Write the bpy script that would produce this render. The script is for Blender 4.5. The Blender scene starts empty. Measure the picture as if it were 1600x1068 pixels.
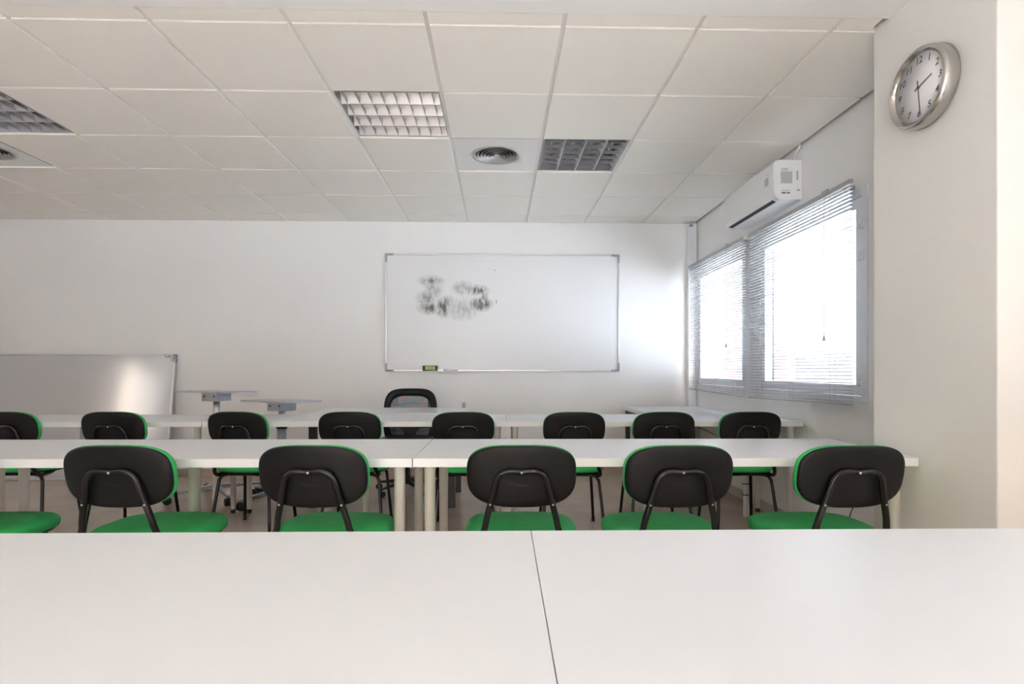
import bpy, bmesh, math, random
from mathutils import Vector, Matrix

S = bpy.context.scene
C = S.collection
PI = math.pi
random.seed(7)

# ------------------------------------------------------------------ camera, sky, light, exposure
cam_d = bpy.data.cameras.new('camera')
cam = bpy.data.objects.new('camera', cam_d)
C.objects.link(cam)
cam.location = (0, 0, 1.088)
cam.rotation_euler = (PI / 2, 0, -0.0251)
cam_d.sensor_width = 36
cam_d.lens = 864.3 / 1600 * 36
cam_d.shift_y = 42.2 / 1600
cam_d.clip_start = 0.02
S.camera = cam

S.view_settings.view_transform = 'Standard'
S.view_settings.look = 'None'
S.view_settings.gamma = 1
S.view_settings.use_curve_mapping = False
S.view_settings.exposure = 0.64
S.cycles.use_denoising = True
S.cycles.max_bounces = 14
S.cycles.diffuse_bounces = 9
S.cycles.glossy_bounces = 4
S.cycles.transparent_max_bounces = 12
S.cycles.sample_clamp_indirect = 6.0
S.cycles.caustics_reflective = False
S.cycles.caustics_refractive = False

SKY = 6.0
w = bpy.data.worlds.new('sky')
S.world = w
w.use_nodes = True
nt = w.node_tree
nt.nodes.clear()
o_ = nt.nodes.new('ShaderNodeOutputWorld')
bg = nt.nodes.new('ShaderNodeBackground')
tc = nt.nodes.new('ShaderNodeTexCoord')
sx = nt.nodes.new('ShaderNodeVectorMath'); sx.operation = 'DOT_PRODUCT'; sx.inputs[1].default_value = Vector((-.30, -.80, .56)).normalized()
mr = nt.nodes.new('ShaderNodeMapRange')
mx = nt.nodes.new('ShaderNodeMix')
mx.data_type = 'RGBA'
mr.inputs['From Min'].default_value = 1.0
mr.inputs['From Max'].default_value = 0.4
mx.inputs['A'].default_value = (1.35, 1.02, .76, 1)     # warm glow around the sun
mx.inputs['B'].default_value = (0.72, 0.86, 1.10, 1)     # open daylight on the other
nt.links.new(tc.outputs['Generated'], sx.inputs[0])
nt.links.new(sx.outputs['Value'], mr.inputs['Value'])
nt.links.new(mr.outputs['Result'], mx.inputs['Factor'])
nt.links.new(mx.outputs['Result'], bg.inputs['Color'])
bg.inputs['Strength'].default_value = SKY
nt.links.new(bg.outputs[0], o_.inputs[0])

# afternoon sun from behind and to the left: enters by the added rear window to bounce off the unseen floor
sun_d = bpy.data.lights.new('sun', 'SUN'); sun_d.energy = 66; sun_d.color = (1.0, .985, .96); sun_d.angle = .02
sun = bpy.data.objects.new('sun', sun_d); C.objects.link(sun)
sun.rotation_euler = Vector((-.30, -.80, .56)).to_track_quat('Z', 'Y').to_euler()

# room dimensions (metres, camera at x=0 y=0)
XR, XL, YB, YF, ZC = 2.05, -6.6, 5.71, -3.2, 2.603
WINS_RIGHT = [(-1.0, .9, 0.90, 1.62), (3.01, 5.66, 0.888, 2.11)]   # y0, y1, z0, z1
WINS_LEFT = [(.40, 1.60, 0.90, 2.45)]
WINS_REAR = [(-2.35, .4, 0.05, 1.75)]       # x0, x1, z0, z1

# ------------------------------------------------------------------ materials
def mat(name, col, rough=0.5, metal=0.0, bump=None, var=None, spec=0.5, coat=0.0, coat_rough=.1):
    m = bpy.data.materials.new(name); m.use_nodes = True
    n = m.node_tree; p = n.nodes['Principled BSDF']
    p.inputs['Base Color'].default_value = (*col, 1)
    p.inputs['Roughness'].default_value = rough
    p.inputs['Metallic'].default_value = metal
    p.inputs['Specular IOR Level'].default_value = spec
    p.inputs['Coat Weight'].default_value = coat
    p.inputs['Coat Roughness'].default_value = coat_rough
    if var or bump:
        t = n.nodes.new('ShaderNodeTexCoord')
    if var:   # (scale, amount, [col2])
        no = n.nodes.new('ShaderNodeTexNoise'); no.inputs['Scale'].default_value = var[0]; no.inputs['Detail'].default_value = 6
        n.links.new(t.outputs['Object'], no.inputs['Vector'])
        mxx = n.nodes.new('ShaderNodeMix'); mxx.data_type = 'RGBA'
        c2 = var[2] if len(var) > 2 else tuple(min(1, c * (1 - var[1])) for c in col)
        mxx.inputs['A'].default_value = (*col, 1); mxx.inputs['B'].default_value = (*c2, 1)
        r = n.nodes.new('ShaderNodeMapRange'); r.inputs['From Min'].default_value = .35; r.inputs['From Max'].default_value = .65
        n.links.new(no.outputs['Fac'], r.inputs['Value']); n.links.new(r.outputs[0], mxx.inputs['Factor'])
        n.links.new(mxx.outputs['Result'], p.inputs['Base Color'])
    if bump:  # (scale, strength, distance)
        nb = n.nodes.new('ShaderNodeTexNoise'); nb.inputs['Scale'].default_value = bump[0]; nb.inputs['Detail'].default_value = 4
        n.links.new(t.outputs['Object'], nb.inputs['Vector'])
        b = n.nodes.new('ShaderNodeBump'); b.inputs['Strength'].default_value = bump[1]; b.inputs['Distance'].default_value = bump[2]
        n.links.new(nb.outputs['Fac'], b.inputs['Height']); n.links.new(b.outputs[0], p.inputs['Normal'])
    return m

M = {}
M['wall'] = mat('wall_paint', (.87, .865, .86), .42, bump=(60, .15, .004), var=(1.2, .025))
M['wall_dimmed'] = mat('bounce_damping_wall', (.34, .32, .30), .6)  # unseen left wall, darkened to cut bounce light on that side
M['pillar'] = mat('pillar_paint', (.78, .765, .73), .5, bump=(5, .25, .01), var=(2.0, .03))
M['plaster'] = mat('ceiling_plaster', (.85, .845, .84), .6, bump=(8, .2, .01))
M['tile'] = mat('ceiling_tile_fibre', (.92, .89, .84), .85, bump=(260, .55, .004), var=(300, .07))
M['tbar'] = mat('grid_bar_enamel', (.78, .77, .75), .4)
M['dark'] = mat('recess_shade', (.08, .075, .07), .9)  # near-black standing in for shade in the ceiling recesses
M['floor'] = mat('polished_stone', (.53, .44, .365), .12, var=(3.0, .14), bump=(4, .05, .01))
M['skirt'] = mat('skirting_stone', (.55, .46, .38), .3, var=(6, .1))
M['desk'] = mat('desk_laminate', (.72, .735, .755), .30, var=(1.5, .01), bump=(500, .05, .0006))
M['desk_edge'] = mat('desk_leg_paint', (.80, .79, .75), .3)
M['black_foot'] = mat('black_plastic_foot', (.015, .015, .015), .5)
M['shell'] = mat('black_plastic_shell', (.007, .007, .0085), .42, spec=.25, bump=(350, .25, .001), var=(25, .35))
M['green'] = mat('green_fabric', (.030, .40, .10), .62, bump=(900, .35, .001), var=(14, .12), spec=.35)
M['tube'] = mat('black_enamel_tube', (.006, .005, .006), .24, spec=.4)
M['screw'] = mat('screw_steel', (.6, .6, .6), .3, 1)
M['alu'] = mat('brushed_aluminium', (.66, .67, .69), .38, .85)
M['grey_plastic'] = mat('grey_plastic', (.30, .31, .33), .5)
M['metal_grey'] = mat('grey_steel_plate', (.42, .44, .48), .35, .6)
M['chrome'] = mat('chromed_steel', (.56, .54, .51), .2, 1, bump=(6, .1, .01))
M['louver'] = mat('louver_aluminium', (.44, .44, .455), .4, .8)
M['fluo'] = mat('fluorescent_tube_glass', (.85, .85, .83), .2)
M['vent'] = mat('diffuser_aluminium', (.52, .51, .50), .4, .55)
M['pvc'] = mat('white_pvc', (.80, .81, .83), .3)
M['winframe'] = mat('window_aluminium', (.78, .80, .84), .3, .05)
M['slat'] = mat('blind_slat_enamel', (.27, .265, .26), .4, .1)
M['rail'] = mat('blind_rail', (.46, .46, .45), .4, .4)
M['cord'] = mat('blind_cord', (.45, .43, .40), .7)
M['gap'] = mat('seal_dark', (.05, .05, .06), .7)
M['ac'] = mat('white_appliance_plastic', (.82, .82, .83), .3)
M['label_grey'] = mat('printed_sticker_grey', (.50, .51, .53), .5)
M['ink'] = mat('printed_ink', (.12, .12, .13), .6)
M['paper'] = mat('sticker_paper', (.78, .78, .79), .5)
M['dial'] = mat('clock_dial', (.78, .76, .78), .35, coat=.6, coat_rough=.05)
M['number'] = mat('clock_print', (.10, .10, .10), .5)
M['t_top'] = mat('grey_table_laminate', (.42, .43, .46), .30)
M['teach_top'] = mat('pale_grey_table_laminate', (.70, .70, .71), .28)
M['black_metal'] = mat('black_steel', (.020, .020, .022), .4)
M['green_label'] = mat('eraser_label_green', (.36, .62, .18), .5)
M['white'] = mat('white_plastic', (.85, .85, .85), .3)
M['foam'] = mat('torn_foam_cream', (.72, .68, .55), .8)
M['ext_dark'] = mat('outdoor_render_dark', (.052, .056, .064), .8)  # kept dark so the sunlit facades stay below white behind the slats
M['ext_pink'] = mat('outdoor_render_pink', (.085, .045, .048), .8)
M['ext_ground'] = mat('outdoor_bounce_ground', (.74, .78, .84), .9)  # made pale so the unseen ground throws daylight up to the ceiling

# plain clear glass
g = bpy.data.materials.new('window_glass'); g.use_nodes = True; n = g.node_tree; n.nodes.clear()
oo = n.nodes.new('ShaderNodeOutputMaterial'); tr = n.nodes.new('ShaderNodeBsdfTransparent'); gl = n.nodes.new('ShaderNodeBsdfGlossy')
gl.inputs['Roughness'].default_value = .02
mxs = n.nodes.new('ShaderNodeMixShader'); fr = n.nodes.new('ShaderNodeFresnel'); ge = n.nodes.new('ShaderNodeNewGeometry'); ir = n.nodes.new('ShaderNodeMapRange')
ir.inputs['To Min'].default_value = 1.45; ir.inputs['To Max'].default_value = 1 / 1.45
n.links.new(ge.outputs['Backfacing'], ir.inputs['Value']); n.links.new(ir.outputs[0], fr.inputs['IOR'])
tr.inputs['Color'].default_value = (.95, .97, .97, 1)
n.links.new(fr.outputs[0], mxs.inputs[0]); n.links.new(tr.outputs[0], mxs.inputs[1]); n.links.new(gl.outputs[0], mxs.inputs[2]); n.links.new(mxs.outputs[0], oo.inputs[0])
M['glass'] = g

# striped mesh fabric of the office chair
m = mat('striped_mesh_fabric', (.4, .4, .4), .7); n = m.node_tree; p = n.nodes['Principled BSDF']
t = n.nodes.new('ShaderNodeTexCoord'); mp = n.nodes.new('ShaderNodeMapping'); mp.inputs['Scale'].default_value = (3, 3, 70)
no = n.nodes.new('ShaderNodeTexNoise'); no.inputs['Scale'].default_value = 1.6; no.inputs['Detail'].default_value = 3
cr = n.nodes.new('ShaderNodeValToRGB'); cr.color_ramp.interpolation = 'LINEAR'
els = [(0.0, (.06, .07, .08)), (.40, (.05, .22, .36)), (.455, (.34, .36, .36)), (.50, (.45, .16, .10)), (.54, (.36, .38, .36)), (.60, (.08, .28, .34))]
cr.color_ramp.elements[0].position = 0; cr.color_ramp.elements[0].color = (*els[0][1], 1)
cr.color_ramp.elements[1].position = els[1][0]; cr.color_ramp.elements[1].color = (*els[1][1], 1)
for q, c in els[2:]:
    e = cr.color_ramp.elements.new(q); e.color = (*c, 1)
n.links.new(t.outputs['Object'], mp.inputs[0]); n.links.new(mp.outputs[0], no.inputs['Vector']); n.links.new(no.outputs['Fac'], cr.inputs[0]); n.links.new(cr.outputs[0], p.inputs['Base Color'])
M['mesh'] = m

# whiteboard surface, with wiped-marker smudges printed on it (object coords: x, z from the board centre)
def board_mat(name, col, rough, blobs=(), marks=()):
    m = mat(name, col, rough, spec=.5 if blobs else 1.0); n = m.node_tree; p = n.nodes['Principled BSDF']
    if not blobs:
        p.inputs['Coat Weight'].default_value = 1; p.inputs['Coat Roughness'].default_value = .13; p.inputs['Coat IOR'].default_value = 1.9
        return m
    t = n.nodes.new('ShaderNodeTexCoord')
    def ellipse(cx, cz, rx, rz, soft):
        mp = n.nodes.new('ShaderNodeMapping'); mp.vector_type = 'POINT'
        mp.inputs['Location'].default_value = (-cx / rx, 0, -cz / rz); mp.inputs['Scale'].default_value = (1 / rx, 0, 1 / rz)
        n.links.new(t.outputs['Object'], mp.inputs[0])
        ln = n.nodes.new('ShaderNodeVectorMath'); ln.operation = 'LENGTH'; n.links.new(mp.outputs[0], ln.inputs[0])
        r = n.nodes.new('ShaderNodeMapRange'); r.inputs['From Min'].default_value = 1.0; r.inputs['From Max'].default_value = 1 - soft
        n.links.new(ln.outputs['Value'], r.inputs['Value']); return r.outputs[0]
    def math_(op, a, b):
        k = n.nodes.new('ShaderNodeMath'); k.operation = op
        for i, v in enumerate((a, b)):
            if isinstance(v, (int, float)): k.inputs[i].default_value = v
            else: n.links.new(v, k.inputs[i])
        return k.outputs[0]
    acc = None
    for cx, cz, rx, rz, s in blobs:
        v = math_('MULTIPLY', ellipse(cx, cz, rx, rz, .85), s)
        acc = v if acc is None else math_('MAXIMUM', acc, v)
    mp = n.nodes.new('ShaderNodeMapping'); mp.inputs['Scale'].default_value = (26, 1, 13); mp.inputs['Rotation'].default_value = (0, .35, 0)
    n.links.new(t.outputs['Object'], mp.inputs[0])
    no = n.nodes.new('ShaderNodeTexNoise'); no.inputs['Scale'].default_value = 1.0; no.inputs['Detail'].default_value = 7; no.inputs['Roughness'].default_value = .68
    n.links.new(mp.outputs[0], no.inputs['Vector'])
    r = n.nodes.new('ShaderNodeMapRange'); r.inputs['From Min'].default_value = .38; r.inputs['From Max'].default_value = .60
    n.links.new(no.outputs['Fac'], r.inputs['Value'])
    acc = math_('MULTIPLY', math_('MULTIPLY', acc, math_('ADD', math_('MULTIPLY', r.outputs[0], .95), .22)), 1.5)
    for cx, cz, rx, rz, s in marks:
        acc = math_('MAXIMUM', acc, math_('MULTIPLY', ellipse(cx, cz, rx, rz, .3), s))
    mxx = n.nodes.new('ShaderNodeMix'); mxx.data_type = 'RGBA'
    mxx.inputs['A'].default_value = (*col, 1); mxx.inputs['B'].default_value = (.09, .095, .08, 1)
    n.links.new(acc, mxx.inputs['Factor']); n.links.new(mxx.outputs['Result'], p.inputs['Base Color'])
    return m

# ------------------------------------------------------------------ mesh helpers
class B:
    def __init__(s):
        s.v = []; s.f = []; s.sm = []
    def add(s, vs, fs, smooth=False):
        k = len(s.v); s.v += [tuple(q) for q in vs]; s.f += [tuple(i + k for i in f) for f in fs]; s.sm += [smooth] * len(fs); return s
    def box(s, x0, x1, y0, y1, z0, z1, T=None):
        vs = [Vector(q) for q in ((x0, y0, z0), (x1, y0, z0), (x1, y1, z0), (x0, y1, z0), (x0, y0, z1), (x1, y0, z1), (x1, y1, z1), (x0, y1, z1))]
        if T: vs = [T @ q for q in vs]
        return s.add(vs, [(0, 3, 2, 1), (4, 5, 6, 7), (0, 1, 5, 4), (1, 2, 6, 5), (2, 3, 7, 6), (3, 0, 4, 7)])
    def tube(s, pts, r, n=10, r2=None, cap=True):
        pts = [Vector(q) for q in pts]; N = len(pts); r2 = r if r2 is None else r2
        rs = [r + (r2 - r) * i / (N - 1) for i in range(N)] if not isinstance(r, (list, tuple)) else r
        up = None; vs = []
        for i, q in enumerate(pts):
            d = (pts[min(i + 1, N - 1)] - pts[max(i - 1, 0)]).normalized()
            if up is None:
                up = Vector((0, 0, 1)) if abs(d.z) < .9 else Vector((1, 0, 0))
            a = d.cross(up).normalized(); up = a.cross(d).normalized()
            for k in range(n):
                t = 2 * PI * k / n; vs.append(q + (a * math.cos(t) + up * math.sin(t)) * rs[i])
        fs = [(i * n + k, i * n + (k + 1) % n, (i + 1) * n + (k + 1) % n, (i + 1) * n + k) for i in range(N - 1) for k in range(n)]
        s.add(vs, fs, True)
        if cap:
            s.add(vs[:n], [tuple(range(n))]); s.add(vs[-n:], [tuple(reversed(range(n)))])
        return s
    def lathe(s, prof, n=32, T=None, smooth=True):   # prof: (r, z)
        vs = []
        for r, z in prof:
            for k in range(n):
                t = 2 * PI * k / n; q = Vector((r * math.cos(t), r * math.sin(t), z)); vs.append(T @ q if T else q)
        fs = [(i * n + k, i * n + (k + 1) % n, (i + 1) * n + (k + 1) % n, (i + 1) * n + k) for i in range(len(prof) - 1) for k in range(n)]
        return s.add(vs, fs, smooth)
    def prism(s, poly, a0, a1, axis='y', T=None):      # poly of (u, v); axis is the extrusion direction
        def P(u, v, a):
            q = Vector({'y': (u, a, v), 'x': (a, u, v), 'z': (u, v, a)}[axis]); return T @ q if T else q
        n = len(poly); vs = [P(u, v, a0) for u, v in poly] + [P(u, v, a1) for u, v in poly]
        return s.add(vs, [tuple(range(n)), tuple(reversed(range(n, 2 * n)))] + [(k, k + n, (k + 1) % n + n, (k + 1) % n) for k in range(n)])
    def rings(s, rings, cap0=True, cap1=True):
        n = len(rings[0]); vs = [q for r in rings for q in r]
        fs = [(i * n + k, i * n + (k + 1) % n, (i + 1) * n + (k + 1) % n, (i + 1) * n + k) for i in range(len(rings) - 1) for k in range(n)]
        s.add(vs, fs, True)
        if cap0: s.add(rings[0], [tuple(reversed(range(n)))])
        if cap1: s.add(rings[-1], [tuple(range(n))])
        return s
    def build(s, name, m, parent=None, loc=None, bevel=0, seg=2):
        me = bpy.data.meshes.new(name); me.from_pydata(s.v, [], s.f)
        me.polygons.foreach_set('use_smooth', s.sm)
        bm = bmesh.new(); bm.from_mesh(me); bmesh.ops.remove_doubles(bm, verts=bm.verts, dist=1e-5)
        bmesh.ops.recalc_face_normals(bm, faces=bm.faces)
        if bevel:
            bmesh.ops.bevel(bm, geom=[e for e in bm.edges if e.is_manifold and e.calc_face_angle(0) > .6], offset=bevel, segments=seg, affect='EDGES', profile=.6)
        bm.to_mesh(me); bm.free()
        me.materials.append(m)
        o = bpy.data.objects.new(name, me); C.objects.link(o)
        if parent is not None: o.parent = parent
        if loc is not None: o.location = loc
        return o

def spline(pts, k=6):
    P = [Vector(q) for q in pts]; P = [P[0] * 2 - P[1]] + P + [P[-1] * 2 - P[-2]]; out = []
    for i in range(1, len(P) - 2):
        for j in range(k):
            t = j / k; a, b, c, d = P[i - 1:i + 3]
            out.append(.5 * ((2 * b) + (c - a) * t + (2 * a - 5 * b + 4 * c - d) * t * t + (3 * b - a - 3 * c + d) * t ** 3))
    out.append(P[-2]); return out

def thing(name, label, cat, loc=(0, 0, 0), rz=0, group=None):
    o = bpy.data.objects.new(name, None); C.objects.link(o); o.empty_display_size = .1
    o.location = loc; o.rotation_euler = (0, 0, rz); return tag(o, label, cat, group)
def tag(o, label, cat, group=None):
    o['label'] = label; o['category'] = cat
    if group: o['group'] = group
    return o
def struct(o, label=None):
    o['kind'] = 'structure'
    if label: o['label'] = label; 
    return o
def copy_tree(o, parent=None):
    c = o.copy(); C.objects.link(c); c.parent = parent
    for ch in list(o.children): copy_tree(ch, c)
    return c
def share(o, name, parent, loc, rot=None):
    c = bpy.data.objects.new(name, o.data); C.objects.link(c); c.parent = parent; c.location = loc
    if rot: c.rotation_euler = rot
    return c

# ------------------------------------------------------------------ the room
struct(B().box(XL - .3, XR + .3, YF - .3, YB + .3, -.2, 0).build('floor', M['floor']), 'polished beige stone floor')
struct(B().box(XL - .3, XR + .3, YB, YB + .3, 0, 2.9).build('wall_back', M['wall']), 'white wall behind the whiteboard')

def wall_with_holes(name, fixed0, fixed1, a0, a1, holes, along, m='wall'):
    b = B()
    def bx(p0, p1, z0, z1):
        if along == 'y': b.box(fixed0, fixed1, p0, p1, z0, z1)
        else: b.box(p0, p1, fixed0, fixed1, z0, z1)
    cur = a0
    for p0, p1, z0, z1 in sorted(holes):
        bx(cur, p0, 0, 2.9); bx(p0, p1, 0, z0); bx(p0, p1, z1, 2.9); cur = p1
    bx(cur, a1, 0, 2.9)
    return struct(b.build(name, M[m]))
wall_with_holes('wall_right', XR, XR + .25, YF, YB, WINS_RIGHT, 'y')['label'] = 'white window wall on the right'
wall_with_holes('wall_left', XL - .25, XL, YF, YB, WINS_LEFT, 'y', 'wall_dimmed')
wall_with_holes('wall_front', YF - .25, YF, XL, XR, WINS_REAR, 'x')

# pillar with slightly rounded corners
PX, PY0, PY1 = 1.68, 1.82, 2.435
struct(B().box(PX, XR, PY0, PY1, 0, 2.62).build('wall_pillar', M['pillar'], bevel=.006), 'square white pillar beside the windows')

# ceiling: plain plaster nearer the camera, grid of fibre tiles beyond it
YS = 2.335
ceiling = struct(B().box(XL, XR, YF, YS, 2.592, 2.9).box(XL, XR, YS, YB, 2.76, 2.9).build('ceiling', M['plaster']), 'ceiling of fibre tiles in a white grid beyond plain plaster')
X0, Y0, P = 0.287, 2.431, 0.6
cols = [X0 + P * k for k in range(-12, 3)]
xs = [XL + .01] + [c for c in cols if c > XL + .05] + [XR - .014]
ys = [YS + .002] + [Y0 + P * k for k in range(6)] + [YB - .006]
SPECIAL = {(-2, 1): 'light', (0, 2): 'light2', (-6, 1): 'light', (-1, 2): 'vent', (-7, 2): 'vent', (-10, 1): 'light'}
tile_cache = {}
for i in range(len(xs) - 1):
    for j in range(len(ys) - 1):
        x0, x1, y0, y1 = xs[i], xs[i + 1], ys[j], ys[j + 1]
        key = (round((x0 - X0) / P) if i else -99, j - 1)
        if key in SPECIAL: continue
        if x0 > PX - .3 and y1 < PY1 + .01: x1 = PX - .01
        sz = (round(x1 - x0, 3), round(y1 - y0, 3)); h = .011; hy = .008
        if sz not in tile_cache:
            a, b_ = sz[0] / 2 - h, sz[1] / 2 - hy
            tile_cache[sz] = B().box(-a, a, -b_, b_, 0, .014).build('ceiling_tile', M['tile'], ceiling, bevel=.0015, seg=1)
            tile_cache[sz].location = ((x0 + x1) / 2, (y0 + y1) / 2, 2.5965)
        else:
            share(tile_cache[sz], 'ceiling_tile', ceiling, ((x0 + x1) / 2, (y0 + y1) / 2, 2.5965 + random.uniform(-.0006, .0006)))
dk = B().box(XL, XR, YS, YB, 2.70, 2.71).build('plenum_shade', M['dark'], ceiling)  # dark sheet so the gaps at the ceiling edge read as shade
for x in xs[1:-1]:
    B().box(x - .0115, x + .0115, YS + .001, YB - .002, 2.6075, 2.6095).box(x - .002, x + .002, YS + .001, YB - .002, 2.6095, 2.635).build('grid_bar', M['tbar'], ceiling)
for y in ys[1:-1]:
    xe = XR - .005 if y > PY1 else PX
    for a, b_ in zip(xs[:-1], xs[1:]):
        b2 = min(b_, xe)
        o = B().box(a + .0118, b2 - (.0118 if b_ < XR - .1 else 0), y - .0115, y + .0115, 2.606, 2.6095).build('cross_bar', M['tbar'], ceiling)
B().box(XL, XR - .35, YB - .022, YB - .0005, 2.5995, 2.6035).build('edge_angle', M['tbar'], ceiling)

# skirting
struct(B().box(XL, XR, YB - .012, YB - .0005, 0, .075).build('baseboard_back', M['skirt'], bevel=.002))
struct(B().box(XR - .012, XR - .0005, PY1 + .001, YB - .013, 0, .075).build('baseboard_right', M['skirt'], bevel=.002))

# ------------------------------------------------------------------ ceiling fixtures
def troffer(name, label, kx, ky, along, ncross):
    cx, cy = X0 + P * kx + P / 2, Y0 + P * ky + P / 2
    t = thing(name, label, 'ceiling light', (cx, cy, 2.6045), 0 if along == 'x' else PI / 2, 'unlit louvred ceiling lights')
    H = .2865
    b = B()
    b.box(-H, H, -H, H, .085, .09)
    for s in (-1, 1):
        b.box(s * H - .002, s * H + .002, -H, H, 0, .085); b.box(-H, H, s * H - .002, s * H + .002, 0, .085)
    b.build('housing', M['louver'], t)
    pitch = .565 / 4
    for k in range(5):                       # V shaped reflectors between the tubes
        y = -.2825 + pitch * k
        lo = 0 if k == 0 else 1; hi = 0 if k == 4 else 1
        poly = [(y - .003 * lo - .0001, 0), (y + .003 * hi + .0001, 0), (y + .034 * hi + .0001, .055), (y - .034 * lo - .0001, .055)]
        B().prism(poly, -.283, .283, 'x').build('reflector', M['louver'], t)
    xsn = [(-.283 + .566 * (q + .5) / ncross) for q in range(ncross)]
    blade = None
    for q in range(4):
        yc = -.2825 + pitch * (q + .5); hw = pitch / 2 - .004
        for x in xsn:
            if blade is None:
                poly = [(-hw, .001), (hw, .001), (hw - .018, .034), (hw * .3, .024), (0, .022), (-hw * .3, .024), (-hw + .018, .034)]
                blade = B().prism(poly, -.0012, .0012, 'x').build('louver_blade', M['louver'], t); blade.location = (x, yc, 0)
            else:
                share(blade, 'louver_blade', t, (x, yc, 0))
        B().tube([(-.27, yc, .066), (.27, yc, .066)], .008, 8).build('fluorescent_tube', M['fluo'], t)
    return t
troffer('ceiling_light', 'square louvred ceiling light left of the nearer round air diffuser', -2, 1, 'x', 8)
troffer('ceiling_light', 'square ceiling light with open grid louver beside the round air diffuser', 0, 2, 'y', 6)
troffer('ceiling_light', 'square louvred ceiling light cut by the left picture edge', -6, 1, 'x', 8)

def diffuser(label, kx, ky, dx=0):
    cx, cy = X0 + P * kx + P / 2, Y0 + P * ky + P / 2
    t = thing('air_diffuser', label, 'air vent', (cx, cy, 2.6045), 0, 'round ceiling air diffusers')
    ring = []
    b = B(); n = 48; R = .158; outer = []
    # square panel with round hole
    vs = []
    for k in range(n):
        a = 2 * PI * k / n; c, s_ = math.cos(a), math.sin(a); m_ = .2875 / max(abs(c), abs(s_))
        vs.append((c * R + dx, s_ * R, 0)); vs.append((max(-.2875, min(.2875, c * m_)), s_ * m_, 0))
    b.add(vs, [(2 * k, 2 * k + 1, (2 * k + 3) % (2 * n), (2 * k + 2) % (2 * n)) for k in range(n)])
    b.build('panel', M['tbar'], t)
    T = Matrix.Translation((dx, 0, 0))
    B().lathe([(.172, .0005), (.172, -.004), (.160, -.007), (.146, -.001), (.140, .03), (.143, .03), (.158, .0005)], 48, T).build('outer_ring', M['vent'], t)
    for r, z in ((.128, -.002), (.105, -.004), (.082, -.006), (.059, -.008), (.037, -.010)):
        B().lathe([(r + .008, z), (r + .0085, z + .0015), (r - .008, z + .013), (r - .009, z + .012), (r + .006, z)], 48, T).build('cone_ring', M['vent'], t)
    B().lathe([(0.0001, -.012), (.014, -.011), (.022, -.006), (.012, .012), (.0001, .02)], 32, T).build('centre_cone', M['vent'], t)
    B().lathe([(.155, .06), (.155, .03), (.143, .03)], 32, T).lathe([(.0001, .061), (.155, .06)], 32, T).build('duct', M['dark'], t)
diffuser('round silver air diffuser between the two middle ceiling lights', -1, 2)
diffuser('round air diffuser cut by the left picture edge', -7, 2, .05)

# ------------------------------------------------------------------ window
def window(name, y0, y1, z0, z1, side=1, mull=None, detail=False, axis='x', pos=XR):
    """a framed double casement in a wall; side=+1: outside lies towards +axis"""
    t = bpy.data.objects.new(name, None); C.objects.link(t); struct(t)
    def bx(b, d0, d1, p0, p1, q0, q1):
        a, c = sorted((pos + side * d0, pos + side * d1))
        if axis == 'x': b.box(a, c, p0, p1, q0, q1)
        else: b.box(p0, p1, a, c, q0, q1)
        return b
    fw = .045
    b = B(); e = .0006
    bx(b, -.012, .07, y0 + e, y1 - e, z0 + e, z0 + fw); bx(b, -.012, .07, y0 + e, y1 - e, z1 - fw, z1 - e)
    bx(b, -.012, .07, y0 + e, y0 + fw, z0 + fw, z1 - fw); bx(b, -.012, .07, y1 - fw, y1 - e, z0 + fw, z1 - fw)
    mull = mull or [((y0 + y1) / 2, .035)]
    edges = [y0 + fw]
    for mc, mh in mull:
        bx(b, -.012, .07, mc - mh, mc + mh, z0 + fw, z1 - fw); edges += [mc - mh, mc + mh]
    edges.append(y1 - fw)
    b.build('outer_frame', M['winframe'], t)
    for k in range(0, len(edges), 2):
        a, c = edges[k] + .004, edges[k + 1] - .004; q0, q1 = z0 + fw + .004, z1 - fw - .004; sw = .06
        b = B()
        bx(b, .0, .055, a, c, q0, q0 + sw); bx(b, .0, .055, a, c, q1 - sw, q1); bx(b, .0, .055, a, a + sw, q0 + sw, q1 - sw); bx(b, .0, .055, c - sw, c, q0 + sw, q1 - sw)
        sash = b.build('sash', M['winframe'], t)
        bx(B(), .025, .030, a + sw - .003, c - sw + .003, q0 + sw - .003, q1 - sw + .003).build('pane', M['glass'], sash)
        if detail:
            bx(B(), -.001, .004, a - .0035, a - .0003, q0, q1).build('seal', M['gap'], sash)
    return t
win = window('window_1', *WINS_RIGHT[1], mull=[(4.40, .135)], detail=True)
win['label'] = 'double casement window behind two venetian blinds'
for z in (1.90, 1.72, 1.02):
    b = B()
    for dz in (-.028, .003):
        b.tube([(XR - .020, 3.058, z + dz), (XR - .020, 3.058, z + dz + .027)], .010, 10)
    b.box(XR - .018, XR - .011, 3.03, 3.058, z - .028, z + .03)
    b.build('hinge', M['winframe'], win)
hd = B().box(XR - .030, XR - .012, 4.325, 4.355, 1.36, 1.46).box(XR - .055, XR - .030, 4.322, 4.338, 1.43, 1.446)
hd.tube(spline([(XR - .055, 4.33, 1.44), (XR - .062, 4.37, 1.44), (XR - .062, 4.42, 1.435), (XR - .06, 4.44, 1.40)], 4), .008, 8).build('window_handle', M['winframe'], win)
# vertical reveal post outside between the two casements
struct(B().box(XR + .0705, XR + .105, 4.27, 4.53, .9005, 2.1095).build('trim_1', M['ext_dark']))
window('window_2', *WINS_RIGHT[0], mull=[(-.12, .04)])
window('window_3', *WINS_LEFT[0], side=-1, pos=XL, mull=[(1.0, .03)])
window('window_added', *WINS_REAR[0], side=-1, pos=YF, axis='y')  # unseen window, added so sun on the floor lights the ceiling

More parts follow.
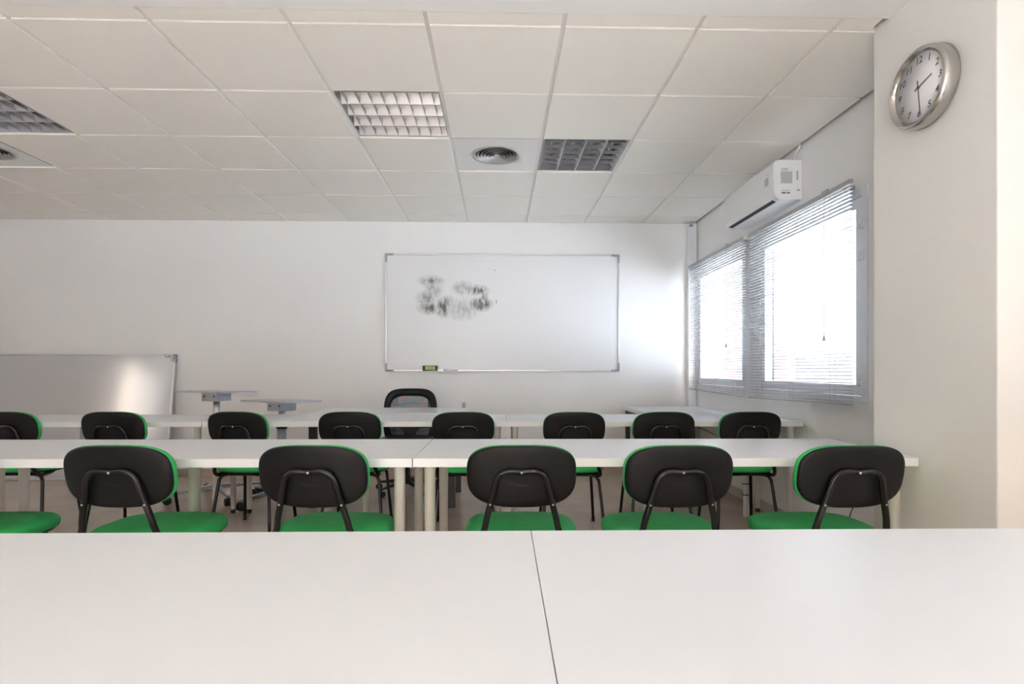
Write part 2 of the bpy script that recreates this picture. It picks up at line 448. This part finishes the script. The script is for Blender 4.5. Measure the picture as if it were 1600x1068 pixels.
# corner pipe casing
pc = thing('pipe_casing', 'narrow white pipe casing standing in the corner beside the left blind', 'casing', (2.0, 5.67, 0))
B().box(-.042, .042, -.03, .034, .001, 2.585).build('casing', M['pvc'], pc, bevel=.003)
B().box(-.034, .0, -.038, -.03, 2.55, 2.575).build('clip', M['grey_plastic'], pc)

# ------------------------------------------------------------------ venetian blinds
BXp = 1.945
def blind(label, ya, yb, ztop, zlow_a, zlow_b, cord_y, cord_z):
    t = thing('venetian_blind', label, 'blind', (BXp, (ya + yb) / 2, ztop), 0, 'venetian blinds on the window')
    L = (yb - ya) / 2
    B().box(-.0125, .0125, -L, L, -.026, 0).build('head_rail', M['rail'], t, bevel=.002)
    # bracket to the wall
    for s in (-1, 1):
        B().box(.0126, XR - BXp - .0125, s * (L - .12) - .012, s * (L - .12) + .012, -.024, -.002).build('bracket', M['rail'], t)
    zl = (zlow_a + zlow_b) / 2
    n = int((ztop - .03 - zl) / .0213)
    me = None
    for k in range(n):
        z = -.045 - k * .0213
        fr = k / n
        tilt = -.10 + .02 * math.sin(k * 1.7) + random.uniform(-.02, .02)
        droop = math.atan2(zlow_b - zlow_a, 2 * L) * max(0, (fr - .75) / .25)
        if me is None:
            b = B(); m_ = 4; vs = []
            for yy in (-L, L):
                for q in range(m_ + 1):
                    u = -0.0125 + .025 * q / m_; vs.append((u, yy, .0022 * (1 - (u / .0125) ** 2)))
                for q in range(m_, -1, -1):
                    u = -0.0125 + .025 * q / m_; vs.append((u, yy, .0022 * (1 - (u / .0125) ** 2) - .0006))
            c_ = 2 * (m_ + 1)
            b.add(vs, [(k2, (k2 + 1) % c_, (k2 + 1) % c_ + c_, k2 + c_) for k2 in range(c_)] + [tuple(range(c_)), tuple(reversed(range(c_, 2 * c_)))])
            me = b.build('slat', M['slat'], t); me.location = (0, 0, z); me.rotation_euler = (droop, -tilt, 0)
        else:
            share(me, 'slat', t, (0, 0, z), (droop, -tilt, 0))
    droop = math.atan2(zlow_b - zlow_a, 2 * L)
    zb = -(ztop - zl)
    o = B().box(-.0125, .0125, -L, L, -.004, .004).build('bottom_rail', M['rail'], t, bevel=.001); o.location = (0, 0, zb); o.rotation_euler = (droop, 0, 0)
    for yy in (-L * .72, -.0, L * .72):
        for s in (-1, 1):
            B().tube([(s * .0145, yy, -.026), (s * .0145, yy, zb + yy * math.tan(droop))], .0007, 4).build('ladder_cord', M['cord'], t)
    pcrd = B().tube([(-.022, cord_y, -.026), (-.022, cord_y, cord_z - ztop + .03)], .0012, 5)
    pull = pcrd.build('pull_cord', M['cord'], t)
    B().lathe([(.001, .034), (.005, .025), (.008, .004), (.006, 0), (.0005, 0)], 10, Matrix.Translation((-.022, cord_y, cord_z - ztop))).build('cord_tassel', M['cord'], pull)
    B().box(-.020, -.0125, cord_y - .03, cord_y + .03, -.018, .006).build('cord_lock', M['rail'], t)
    return t
blind('venetian blind over the far casement next to the corner', 4.315, 5.59, 2.135, .872, .887, -.33, 1.27)
blind('wider venetian blind over the near casement below the air conditioner', 3.00, 4.235, 2.135, .893, .868, -.40, 1.255)

# ------------------------------------------------------------------ air conditioner
ac = thing('air_conditioner', 'white wall mounted air conditioner above the blinds', 'air conditioner', (XR, 4.08, 2.23))
prof = [(-.001, 0), (-.155, .0), (-.176, .012), (-.190, .035), (-.197, .075), (-.197, .240), (-.185, .262), (-.16, .268), (-.001, .268)]
B().prism(prof, -.40, .40, 'y').build('body', M['ac'], ac, bevel=.004)
B().prism([(-.1975, .082), (-.1995, .084), (-.1995, .236), (-.1975, .238)], -.392, .392, 'y').build('front_panel', M['ac'], ac)
B().prism([(-.199, .078), (-.197, .034), (-.181, .0075), (-.177, .010), (-.190, .036), (-.195, .078)], -.34, .392, 'y').build('louver_flap', M['ac'], ac, bevel=.001)
B().prism([(-.1805, .006), (-.150, -.0015), (-.150, .004), (-.176, .012)], -.345, .36, 'y').build('outlet_slot', M['gap'], ac)
# stickers on the near end and the front
lb = B().box(-.150, -.066, -.4012, -.4002, .105, .215).build('sticker', M['paper'], ac)
gy = B().box(-.148, -.068, -.4020, -.4013, .108, .190).build('print_block', M['label_grey'], lb)
B().box(-.14, -.10, -.4020, -.4013, .196, .210).build('print_block', M['label_grey'], lb)
for k in range(5):
    B().box(-.142, -.074, -.4024, -.4021, .118 + k * .014, .1195 + k * .014).build('print_line', M['ink'], lb)
lb2 = B().box(-.144, -.080, -.4012, -.4002, .038, .076).build('sticker', M['paper'], ac)
B().box(-.142, -.112, -.4020, -.4013, .040, .048).box(-.104, -.084, -.4020, -.4013, .040, .048).build('print_block', M['ink'], lb2)
B().box(-.142, -.084, -.4020, -.4013, .058, .060).build('print_line', M['ink'], lb2)
lb3 = B().box(-.042, -.026, -.4012, -.4002, .13, .195).build('sticker', M['paper'], ac)
for k in range(8): B().box(-.040, -.028, -.4020, -.4013, .133 + k * .0075, .137 + k * .0075).build('bar', M['ink'], lb3)
lb4 = B().box(-.040, -.010, -.4012, -.4002, .048, .080).build('sticker', M['paper'], ac)
B().box(-.036, -.016, -.4020, -.4013, .060, .066).build('print_block', M['ink'], lb4)
B().box(-.2006, -.1996, -.338, -.285, .115, .170).build('energy_sticker', M['label_grey'], ac)
B().tube([(-.1998, -.345, .185), (-.1998, -.33, .198), (-.1998, -.31, .188), (-.1998, -.30, .2)], .0012, 5).build('emblem', M['label_grey'], ac)
ap = tag(B().tube(spline([(XR - .004 - .03, 3.70, 2.4985), (XR - .033, 3.70, 2.54), (XR - .02, 3.69, 2.57), (XR - .018, 3.68, 2.6)], 5), .008, 8).build('cable', M['pvc']), 'white cable rising from the air conditioner to the ceiling', 'cable')

# ------------------------------------------------------------------ wall clock (on the pillar)
CR = .150
clock = thing('wall_clock', 'round chrome rimmed wall clock on the white pillar', 'clock', (PX, 2.115, 2.184))
T = Matrix.Rotation(-PI / 2, 4, 'Y')          # local +z of the lathe -> -x (towards the room)
B().lathe([(.0001, .001), (CR * .99, .001), (CR + .004, .006), (CR + .001, .040), (CR - .002, .053), (CR - .008, .058), (CR - .014, .056), (CR - .016, .050), (CR - .021, .047), (CR - .022, .040), (.0001, .040)], 96, T).build('case', M['chrome'], clock)
B().lathe([(.0001, .0412), (CR - .0225, .0412), (CR - .0225, .0404)], 64, T).build('dial', M['dial'], clock)
def text_mesh(s, size):
    cu = bpy.data.curves.new('t', 'FONT'); cu.body = s; cu.size = size; cu.align_x = 'CENTER'; cu.align_y = 'CENTER'; cu.extrude = .0003; cu.shear = .18; cu.offset = .0003
    o = bpy.data.objects.new('t', cu); C.objects.link(o); dg = bpy.context.evaluated_depsgraph_get(); me = bpy.data.meshes.new_from_object(o.evaluated_get(dg))
    bpy.data.objects.remove(o); return me
for h in range(1, 13):
    me = text_mesh(str(h), .036); me.materials.clear(); me.materials.append(M['number'])
    o = bpy.data.objects.new('numeral', me); C.objects.link(o); o.parent = clock
    a = 2 * PI * h / 12
    o.location = (-.0417, -math.sin(a) * .103, math.cos(a) * .103)
    o.rotation_euler = (PI / 2, 0, -PI / 2)
def hand(name, ang, L, tail, wd, x):
    a = math.radians(ang); Tm = Matrix.Translation((x, 0, 0)) @ Matrix.Rotation(a, 4, 'X')
    B().prism([(-wd, -tail), (wd, -tail), (wd * .8, L), (-wd * .8, L)], -.0005, .0005, 'x', Tm).build(name, M['number'], clock)
hand('hour_hand', 74, .070, .020, .0030, -.0435)
hand('minute_hand', 174, .104, .028, .0024, -.0450)
B().lathe([(.006, .041), (.006, .047), (.0001, .047)], 16, T).build('hub', M['number'], clock)

# ------------------------------------------------------------------ whiteboards
def bpx(px, py, Y=5.69):
    a = (px - 800) / 864.3; d = Y / (1 - .0251 * a)
    return d * (a + .0251), 1.088 + (576.2 - py) * d / 864.3
BX, BZ, BW, BH = .050, 1.667, 2.41, 1.205
sm = []
for u, v, ru, rv, s_ in [(330, 290, 190, 90, .55), (370, 410, 140, 170, .42), (260, 560, 150, 120, .6), (300, 710, 165, 95, .85), (525, 700, 130, 150, .85), (540, 600, 90, 80, .6),
                         (830, 400, 170, 110, .45), (1050, 430, 180, 80, .75), (1110, 650, 180, 105, .95), (820, 720, 260, 170, .36), (1170, 540, 60, 120, .6), (600, 600, 120, 90, .35)]:
    x, z = bpx(640 + u / 10, 410 + v / 10); sm.append((x - BX, z - BZ, ru * .00083, rv * .00083, s_))
mk = []
for px, py, rx, rz, s_ in [(773, 422, .010, .006, .7), (774.5, 430, .006, .005, .4), (775.5, 471, .004, .028, .95)]:
    x, z = bpx(px, py); mk.append((x - BX, z - BZ, rx, rz, s_))
M['board'] = board_mat('whiteboard_enamel', (.80, .80, .81), .28, sm, mk)
M['board2'] = board_mat('worn_whiteboard_enamel', (.62, .62, .63), .16)
wb = thing('whiteboard', 'white wall mounted whiteboard with wiped marker smudges', 'whiteboard', (BX, YB - .001, BZ))
B().box(-BW / 2 + .012, BW / 2 - .012, -.012, -.0005, -BH / 2 + .012, BH / 2 - .012).build('writing_surface', M['board'], wb)
for s in (-1, 1):
    B().box(-BW / 2 + .05, BW / 2 - .05, -.020, 0, s * (BH / 2 - .008) - .008, s * (BH / 2 - .008) + .008).build('frame_rail', M['alu'], wb, bevel=.002)
    B().box(s * (BW / 2 - .008) - .008, s * (BW / 2 - .008) + .008, -.020, 0, -BH / 2 + .05, BH / 2 - .05).build('frame_rail', M['alu'], wb, bevel=.002)
    for q in (-1, 1):
        c = B(); L = .085
        x0, z0 = s * BW / 2, q * BH / 2
        c.box(min(x0, x0 - s * L), max(x0, x0 - s * L), -.024, -.0002, min(z0, z0 - q * .018), max(z0, z0 - q * .018))
        c.box(min(x0, x0 - s * .018), max(x0, x0 - s * .018), -.0241, -.0001, min(z0, z0 - q * L), max(z0, z0 - q * L))
        c.build('corner_cap', M['grey_plastic'], wb)
B().box(-.79, .05 - BX - .40, -.062, -.020, -BH / 2 - .0005, -BH / 2 + .0045).build('pen_tray', M['alu'], wb, bevel=.001)
ex, ez = bpx(672.5, 574)
er = thing('board_eraser', 'small black board eraser with green label on the whiteboard ledge', 'eraser', (ex, YB - .045, BZ - BH / 2 + .0048), .06)
B().box(-.075, .075, -.022, .018, .0, .012).build('felt', M['black_foot'], er)
B().box(-.075, .075, -.022, .018, .012, .054).build('body', M['black_foot'], er, bevel=.008)
lg = B().box(-.048, .052, -.0235, -.0222, .012, .048).build('label', M['green_label'], er)
for k in range(3): B().box(-.03, .04, -.0240, -.0236, .018 + k * .010, .0205 + k * .010).build('print_line', M['ink'], lg)
mkx = bpx(704, 577)[0]
mr_ = thing('marker_pen', 'white marker pen lying on the whiteboard ledge', 'pen', (mkx, YB - .045, BZ - BH / 2 + .0135))
B().tube([(-.07, 0, 0), (.035, 0, 0)], .0085, 12).build('barrel', M['white'], mr_)
B().tube([(.035, 0, 0), (.075, 0, 0)], .0088, 12, .0070).build('cap', M['white'], mr_)

# big old board leaning on the wall
lw = thing('leaning_whiteboard', 'large old whiteboard standing on the floor and leaning on the wall', 'whiteboard', (-3.26, YB - .19, .003))
lean = Matrix.Rotation(-math.asin(.165 / 1.24), 4, 'X')
W2, H2 = 2.4, 1.245
B().box(-W2 + .01, -.012, 0, .012, .01, H2 - .01, T=lean).build('writing_surface', M['board2'], lw)
B().box(-.018, 0, -.006, .016, .0, H2 - .05, T=lean).build('frame_rail', M['alu'], lw)
B().box(-W2, -W2 + .018, -.006, .016, .0, H2, T=lean).build('frame_rail', M['alu'], lw)
B().box(-W2 + .018, -.05, -.006, .016, H2 - .012, H2, T=lean).build('frame_rail', M['alu'], lw)
B().box(-W2 + .018, -.018, -.006, .016, 0, .018, T=lean).build('frame_rail', M['alu'], lw)
B().box(-.020, .004, -.006, .018, H2 - .09, H2, T=lean).build('corner_cap', M['grey_plastic'], lw)
b = B()
for (x, z, r) in ((-.085, H2 - .02, .018), (-.06, H2 - .012, .014), (-.035, H2 - .03, .017), (-.03, H2 - .055, .015), (-.045, H2 - .012, .013)):
    Tm = lean @ Matrix.Translation((x, -.012, z)); b.lathe([(r * math.sin(a * PI / 5) + .0001, r * .7 * math.cos(a * PI / 5)) for a in range(6)], 8, Tm)
b.build('torn_foam', M['foam'], lw)
B().tube([lean @ Vector((-.105, -.012, H2 - .004)), lean @ Vector((-.075, -.012, H2 - .012))], .006, 6).build('loose_screw', M['rail'], lw)

# ------------------------------------------------------------------ desks
DL, DW, DZ, DT = 1.994, .60, .74, .034
leg_cache = {}
def adils(parent, x, y, ztop):
    k = round(ztop, 3)
    if k not in leg_cache:
        o = B().lathe([(.0001, ztop), (.030, ztop), (.030, ztop - .006), (.0225, ztop - .008), (.0195, .03), (.0001, .03)], 20).build('leg', M['desk_edge'], parent)
        f = B().lathe([(.0001, .030), (.0165, .030), (.018, .012), (.016, .0), (.0001, 0)], 14).build('foot', M['black_foot'], o)
        leg_cache[k] = (o, f); o.location = (x, y, 0)
    else:
        o = share(leg_cache[k][0], 'leg', parent, (x, y, 0)); share(leg_cache[k][1], 'foot', o, (0, 0, 0))
def desk(label, xl, xr, yn_at0, rot, group, mid=True):
    L = xr - xl; xc = (xl + xr) / 2
    yc = yn_at0 + DW / 2 - math.tan(rot) * xc * -1
    t = thing('desk', label, 'desk', (xc, yc, 0), rot, group)
    B().box(-L / 2, L / 2, -DW / 2, DW / 2, DZ - DT, DZ).build('tabletop', M['desk'], t, bevel=.0015)
    for sx_ in (-1, 1):
        for sy_ in (-1, 1):
            adils(t, sx_ * (L / 2 - .058), sy_ * (DW / 2 - .058), DZ - DT)
    if mid: adils(t, 0, 0, DZ - DT)
    return t
G1, G2, G3 = 'white desks of the nearest row', 'white desks of the middle row', 'white desks of the back row'
r1, r2, r3 = -.008, -.0145, -.016
desk('white desk filling the lower right of the picture, nearest the viewer', 0.0685, 2.035, .592, r1, G1)
desk('white desk filling the lower left of the picture, nearest the viewer', -1.93, .0675, .592, r1, G1)
desk('white desk of the middle row with one end at the pillar', -.327, 1.655, 2.155, r2, G2)
desk('white desk of the middle row left of the centre joint', -2.350, -.331, 2.155, r2, G2)
desk('white desk of the middle row cut by the left picture edge', -4.355, -2.354, 2.155, r2, G2)
desk('white desk of the back row reaching the window wall', .057, 2.035, 3.665, r3, G3)
desk('white desk of the back row in front of the office chair', -1.945, .053, 3.665, r3, G3)
desk('white desk of the back row in front of the leaning whiteboard', -3.945, -1.949, 3.665, r3, G3)

# corner desk, slightly lower, on black legs
cd = thing('corner_desk', 'slightly lower white desk in the corner against the window wall', 'desk', (1.662, 4.985, 0))
B().box(-.375, .375, -.715, .652, .672, .706).build('tabletop', M['desk'], cd, bevel=.0015)
for x in (-.34, .33):
    for y in (-.66, .63):
        B().box(x - .02, x + .02, y - .02, y + .02, .0, .672).build('leg', M['desk_edge'] if y < 0 else M['black_metal'], cd)
B().box(-.32, .31, .62, .64, .60, .67).build('stretcher', M['black_metal'], cd)
B().box(-.35, -.33, -.64, .61, .63, .67).build('stretcher', M['black_metal'], cd)

# teacher's table
td = thing('teacher_table', 'pale grey table with black square legs in front of the office chair', 'table', (-.90, 4.66, 0), -.02)
B().box(-.60, .60, -.33, .33, .722, .742).build('tabletop', M['teach_top'], td, bevel=.002)
for x in (-.55, .54):
    for y in (-.28, .27):
        B().box(x - .027, x + .027, y - .027, y + .027, 0, .70).build('leg', M['black_metal'], td, bevel=.003)
B().box(-.55, .54, -.30, -.27, .69, .722).box(-.55, .54, .25, .28, .69, .722).build('apron_rail', M['metal_grey'], td)
B().box(.575, .605, .27, .31, .7425, .790).build('edge_clip', M['grey_plastic'], td, bevel=.006)

# ------------------------------------------------------------------ visitor chairs
def superpts(a, bt, bb, nt_, nb_, n=56):
    out = []
    for k in range(n):
        t = 2 * PI * k / n; c, s = math.cos(t), math.sin(t); e = nt_ if s >= 0 else nb_; bz = bt if s >= 0 else bb
        x = a * math.copysign(abs(c) ** (2 / e), c); z = bz * math.copysign(abs(s) ** (2 / e), s)
        out.append((x, z))
    return out
def lean_y(z): return -.205 - (z - .45) * .20
def back_ring(sc, off, outl, zc=.70, grow=0):
    r = []
    for x, z in outl:
        xx, zz = x * sc + math.copysign(grow, x) * sc, z * sc + math.copysign(grow, z) * sc
        Z = zc + zz
        r.append((xx, lean_y(Z) + off + .55 * xx * xx, Z))
    return r
def make_chair():
    t = thing('visitor_chair', 'chair', 'chair')
    ol = superpts(.200, .114, .118, 3.3, 2.8)
    b = B()
    b.rings([back_ring(.30, -.001, ol), back_ring(.7, -.001, ol), back_ring(.93, 0, ol), back_ring(.985, .002, ol), back_ring(1.0, .007, ol), back_ring(.985, .012, ol)])
    b.build('back_shell', M['shell'], t)
    b = B()
    b.rings([back_ring(.96, .0125, ol), back_ring(1.0, .0125, ol, grow=.0), back_ring(1.0, .020, ol, grow=.0015), back_ring(1.0, .032, ol, grow=.0005), back_ring(.96, .041, ol), back_ring(.85, .047, ol), back_ring(.5, .050, ol), back_ring(.15, .050, ol)])
    b.build('back_cushion', M['green'], t)
    # seat
    so = superpts(.222, .212, .205, 3.2, 2.7)
    def sr(sc, z, g=0): return [(x * sc + math.copysign(g, x), y * sc + math.copysign(g, y), z - .10 * max(0, y * sc - .12) ** 1.2) for x, y in so]
    B().rings([sr(.97, .4135), sr(1.0, .417), sr(1.0, .428, .003), sr(1.0, .442, .003), sr(.985, .455), sr(.94, .463), sr(.8, .468), sr(.4, .470), sr(.1, .470)]).build('seat_cushion', M['green'], t)
    B().rings([sr(.6, .400), sr(.86, .401), sr(.94, .404), sr(.965, .413)]).build('seat_shell', M['shell'], t)
    # back tube: inverted U
    half = [(.09, .06, .392), (.14, -.03, .389), (.168, -.13, .389), (.174, -.178, .393), (.171, -.205, .415), (.158, -.222, .455), (.136, -.228, .50)]
    def ty(z): return lean_y(z) - .012
    up = [(.125, ty(.55) - .002, .55), (.107, ty(.62), .62), (.095, ty(.67), .67), (.088, ty(.693), .693), (.072, ty(.714) - .001, .714), (.044, ty(.723) - .001, .723), (.0, ty(.719) + .002, .719)]
    hp = half + up
    full = hp + [(-x, y, z) for x, y, z in reversed(hp[:-1])]
    bt = B().tube(spline(full, 4), .0118, 10).build('back_tube', M['tube'], t)
    for x, z in ((0, .719), (.113, .60), (-.113, .60)):
        Tm = Matrix.Translation((x, ty(z) - .0095, z)) @ Matrix.Rotation(PI / 2, 4, 'X')
        B().lathe([(.0001, .0035), (.0035, .003), (.0045, 0)], 10, Tm).build('screw', M['screw'], bt)
    for s in (-1, 1):
        for lbl, pts in (('rear', [(0, -.135, .391), (.10, -.14, .390), (.148, -.147, .382), (.168, -.153, .360), (.176, -.16, .32), (.205, -.205, .012)]),
                         ('front', [(0, .115, .391), (.10, .12, .390), (.145, .127, .382), (.163, .132, .360), (.169, .137, .32), (.192, .175, .012)])):
            P_ = spline([(s * x, y, z) for x, y, z in pts], 4)
            lg = B().tube(P_, .0105, 10).build('leg', M['tube'], t)
            e = pts[-1]
            B().lathe([(.0001, .02), (.0125, .02), (.013, .0), (.0001, 0)], 12, Matrix.Translation((s * e[0], e[1], 0))).build('foot_cap', M['black_foot'], lg)
    return t
proto = make_chair()
def pos_chair(c, px_x, d, rz, label, group, dx=0):
    c.location = (px_x, d - .0251 * px_x + .279, 0); c.rotation_euler = (0, 0, rz)
    c['label'] = label; c['group'] = group
GA, GB = 'green and black chairs of the nearer row', 'green and black chairs of the farther row'
A = [(-2.10, 1.97, .0, 'green chair of the nearer row cut by the left picture edge, only the seat showing'),
     (-1.372, 1.965, -.04, 'black backed green chair of the nearer row, second from the left picture edge'),
     (-.662, 1.965, -.05, 'black backed green chair just left of the joint in the middle desks'),
     (.092, 1.97, -.03, 'black backed green chair at the middle desks, right of the joint'),
     (.654, 1.965, .02, 'black backed green chair between the centre one and the one at the pillar'),
     (1.280, 1.965, .02, 'black backed green chair of the nearer row closest to the pillar')]
Bc = [(-3.19, 3.53, .02, 'far row green chair cut by the left picture edge'),
      (-2.490, 3.53, .0, 'far row green chair below the warm reflection on the leaning whiteboard'),
      (-1.66, 3.53, -.12, 'far row green chair in front of the taller grey flip table'),
      (-.96, 3.53, .0, 'far row green chair just left of the office chair'),
      (-.232, 3.51, .03, 'far row green chair just right of the office chair'),
      (.490, 3.51, .0, 'far row green chair below the right half of the wall whiteboard'),
      (1.066, 3.52, .02, 'far row green chair in front of the corner desk'),
      (1.632, 3.53, .0, 'far row green chair below the near venetian blind')]
first = True
for lst, grp in ((A, GA), (Bc, GB)):
    for x, d, rz, lab in lst:
        c = proto if first else copy_tree(proto)
        first = False
        pos_chair(c, x, d, rz, lab, grp)

# ------------------------------------------------------------------ office chair (behind the teacher's table, facing the room)
oc = thing('office_chair', 'black office swivel chair with striped mesh back behind the grey table', 'office chair', (-.815, 4.95, 0), .03)
# local: front is -y; back at +y
def fr_ring(a, bt, bb, zc, off, sc=1.0, ex=3.9):
    return [(x * sc, .285 + off + (z * sc + zc - .55) * .12 - .5 * (x * sc) ** 2, zc + z * sc) for x, z in superpts(a, bt, bb, ex, 3.4, 48)]
zc = .63
rg = [fr_ring(.245, .270, .26, zc, -.012), fr_ring(.250, .275, .265, zc, .0), fr_ring(.245, .270, .26, zc, .014), fr_ring(.198, .207, .21, zc, .012), fr_ring(.192, .201, .205, zc, .0), fr_ring(.198, .207, .21, zc, -.010)]
b = B(); n_ = 48; vs = [q for r in rg for q in r]; R_ = len(rg)
b.add(vs, [(i * n_ + k, i * n_ + (k + 1) % n_, ((i + 1) % R_) * n_ + (k + 1) % n_, ((i + 1) % R_) * n_ + k) for i in range(R_) for k in range(n_)], True)
b.build('back_frame', M['shell'], oc)
b = B(); b.rings([fr_ring(.2, .21, .212, zc, -.001, s_) for s_ in (.05, .5, 1.0)]); b.build('mesh_back', M['mesh'], oc)
B().tube([(-.20, .250, .555), (0, .262, .548), (.20, .250, .555)], .016, 8).prism([(-.105, .552), (-.06, .50), (-.042, .44), (-.035, .40), (.035, .40), (.042, .44), (.06, .50), (.105, .552)], .245, .268, 'y').build('lumbar_support', M['black_metal'], oc)
B().tube([(0, .275, .41), (0, .25, .385), (0, .1, .40)], .022, 8).build('back_bracket', M['black_metal'], oc)
so2 = superpts(.245, .235, .235, 3, 3, 40)
B().rings([[(x * s_, y * s_, z) for x, y in so2] for s_, z in ((.9, .415), (1, .425), (1.0, .455), (.95, .475), (.6, .485), (.1, .485))]).build('seat', M['shell'], oc)
for s in (-1, 1):
    am = B().tube(spline([(s * .18, .05, .41), (s * .27, .05, .42), (s * .285, .04, .50), (s * .28, .02, .61)], 4), .016, 8).build('armrest', M['black_metal'], oc)
    B().box(s * .28 - .035, s * .28 + .035, -.12, .13, .610, .635).build('arm_pad', M['shell'], am, bevel=.01)
B().lathe([(.0001, .41), (.026, .41), (.026, .20), (.034, .20), (.036, .07), (.0001, .07)], 20).build('gas_column', M['black_metal'], oc)
def star_base(parent, R, mm, nleg, rot0, zh, caster_r):
    bs = B().lathe([(.0001, zh + .025), (.04, zh + .02), (.045, zh - .02), (.0001, zh - .025)], 16).build('base_hub', mm, parent)
    for k in range(nleg):
        a = rot0 + 2 * PI * k / nleg; Tm = Matrix.Rotation(a, 4, 'Z')
        lg = B().add([Tm @ Vector(q) for q in ((.02, -.022, zh - .02), (.02, .022, zh - .02), (.02, .022, zh + .02), (.02, -.022, zh + .02), (R, -.013, caster_r * 2 + .008), (R, .013, caster_r * 2 + .008), (R, .013, caster_r * 2 + .024), (R, -.013, caster_r * 2 + .024))],
                     [(0, 1, 2, 3), (4, 7, 6, 5), (0, 4, 5, 1), (1, 5, 6, 2), (2, 6, 7, 3), (3, 7, 4, 0)]).build('base_leg', mm, parent, bevel=.004)
        Tc = Tm @ Matrix.Translation((R - .01, 0, caster_r)) @ Matrix.Rotation(PI / 2, 4, 'X')
        cb = B()
        for q in (-1, 1):
            cb.lathe([(.0001, q * .006), (caster_r, q * .006), (caster_r, q * .019), (caster_r * .8, q * .024), (.0001, q * .024)], 18, Tc)
        cb.tube([Tm @ Vector((R - .01, 0, caster_r)), Tm @ Vector((R - .01, 0, caster_r * 2 + .012))], .005, 6)
        cb.build('caster', M['black_foot'], lg)
star_base(oc, .29, M['black_metal'], 5, .25, .10, .025)

# ------------------------------------------------------------------ grey flip-top tables on columns with castors
def flip(label, x, y, ztop, rz, tx, ty_, rb, basis):
    t = thing('flip_table', label, 'table', (x, y, 0), 0, 'small grey height adjustable tables')
    Tm = Matrix.Translation((0, 0, ztop)) @ Matrix.Rotation(rz, 4, 'Z') @ Matrix.Rotation(tx, 4, 'X') @ Matrix.Rotation(ty_, 4, 'Y')
    B().box(-.235, .235, -.20, .20, -.016, 0, T=Tm).build('tabletop', M['t_top'], t, bevel=.002)
    br = B().box(-.078, .078, -.078, .078, -.085, -.012, T=Matrix.Translation((0, 0, ztop)) @ Matrix.Rotation(rz, 4, 'Z')).build('bracket', M['metal_grey'], t, bevel=.003)
    for s in (-1, 1):
        B().lathe([(.0001, .004), (.007, .003), (.008, 0)], 10, Matrix.Translation((0, 0, ztop)) @ Matrix.Rotation(rz, 4, 'Z') @ Matrix.Translation((s * .05, -.0782, -.045)) @ Matrix.Rotation(PI / 2, 4, 'X')).build('bolt', M['black_foot'], br)
    B().tube([(0, 0, .60), (0, 0, ztop - .06)], .026, 16).build('inner_column', M['alu'], t)
    B().tube([(0, 0, .10), (0, 0, .66)], .036, 16).build('outer_column', M['metal_grey'], t)
    cl = B().tube([(0, 0, .60), (0, 0, .665)], .043, 16).build('clamp_collar', M['black_foot'], t)
    B().tube([(.04, 0, .635), (.085, 0, .640)], .006, 8).lathe([(.0001, -.012), (.014, -.010), (.014, .012), (.0001, .014)], 12, Matrix.Translation((.095, 0, .645))).build('clamp_knob', M['black_foot'], cl)
    star_base(t, .37, M['metal_grey'], 4, basis, .10, .032)
    return t
flip('taller grey flip table with square top beside the leaning whiteboard', -2.375, 4.73, .905, -.31, -.03, .0, 0, PI / 4 - .1)
flip('lower grey flip table right of the taller one', -1.78, 4.60, .833, -.40, -.03, .01, 0, PI / 4 + .2)

# ------------------------------------------------------------------ cables
def cable(label, pts, r, m=None):
    return tag(B().tube(spline(pts, 6), r, 6).build('cable', m or M['ink']), label, 'cable')
cable('thin dark cable hanging from the back row desk near the window wall', [(1.86, 3.72, .703), (1.80, 3.71, .60), (1.80, 3.70, .48), (1.84, 3.69, .34), (1.87, 3.69, .25)], .003)
cable('thin dark cable running along the window wall under the corner desk', [(2.03, 5.6, .50), (2.035, 5.0, .46), (2.035, 4.6, .42), (2.03, 4.2, .36)], .004)
cable('short thin cable hanging on the window wall behind the chair closest to the pillar', [(2.04, 3.15, .36), (2.043, 3.13, .31), (2.04, 3.15, .26), (2.043, 3.17, .22)], .003)
cb = thing('cable_bundle', 'white cable conduit with black ties standing behind the far row chair', 'conduit', (1.83, 4.03, 0))
B().tube([(-.014, 0, .002), (-.014, 0, .70)], .012, 8).build('conduit', M['pvc'], cb)
B().tube([(.014, 0, .002), (.014, 0, .70)], .012, 8).build('conduit', M['pvc'], cb)
for z in (.16, .24):
    B().box(-.028, .028, -.014, .014, z, z + .006).build('tie', M['black_foot'], cb)

# ------------------------------------------------------------------ outside
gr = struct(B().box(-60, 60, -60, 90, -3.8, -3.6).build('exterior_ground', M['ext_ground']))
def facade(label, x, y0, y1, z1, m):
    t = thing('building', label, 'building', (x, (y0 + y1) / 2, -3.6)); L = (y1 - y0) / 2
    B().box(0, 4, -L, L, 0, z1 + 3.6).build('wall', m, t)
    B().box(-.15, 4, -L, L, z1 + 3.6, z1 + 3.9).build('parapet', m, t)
def pale(label, y0, y1):  # added facades that hide the bright sky from the windows
    facade(label, 16, y0, y1, 10.5, M['ext_dark'])
pale('added building screening the sky behind the right part of the near blind', 8, 29.3)
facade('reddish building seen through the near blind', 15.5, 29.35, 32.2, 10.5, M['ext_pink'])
pale('added building screening the sky between the two reddish buildings', 32.25, 36.5)
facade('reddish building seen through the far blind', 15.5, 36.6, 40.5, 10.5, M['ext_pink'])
pale('added building screening the sky at the far edge of the far blind', 40.6, 75)
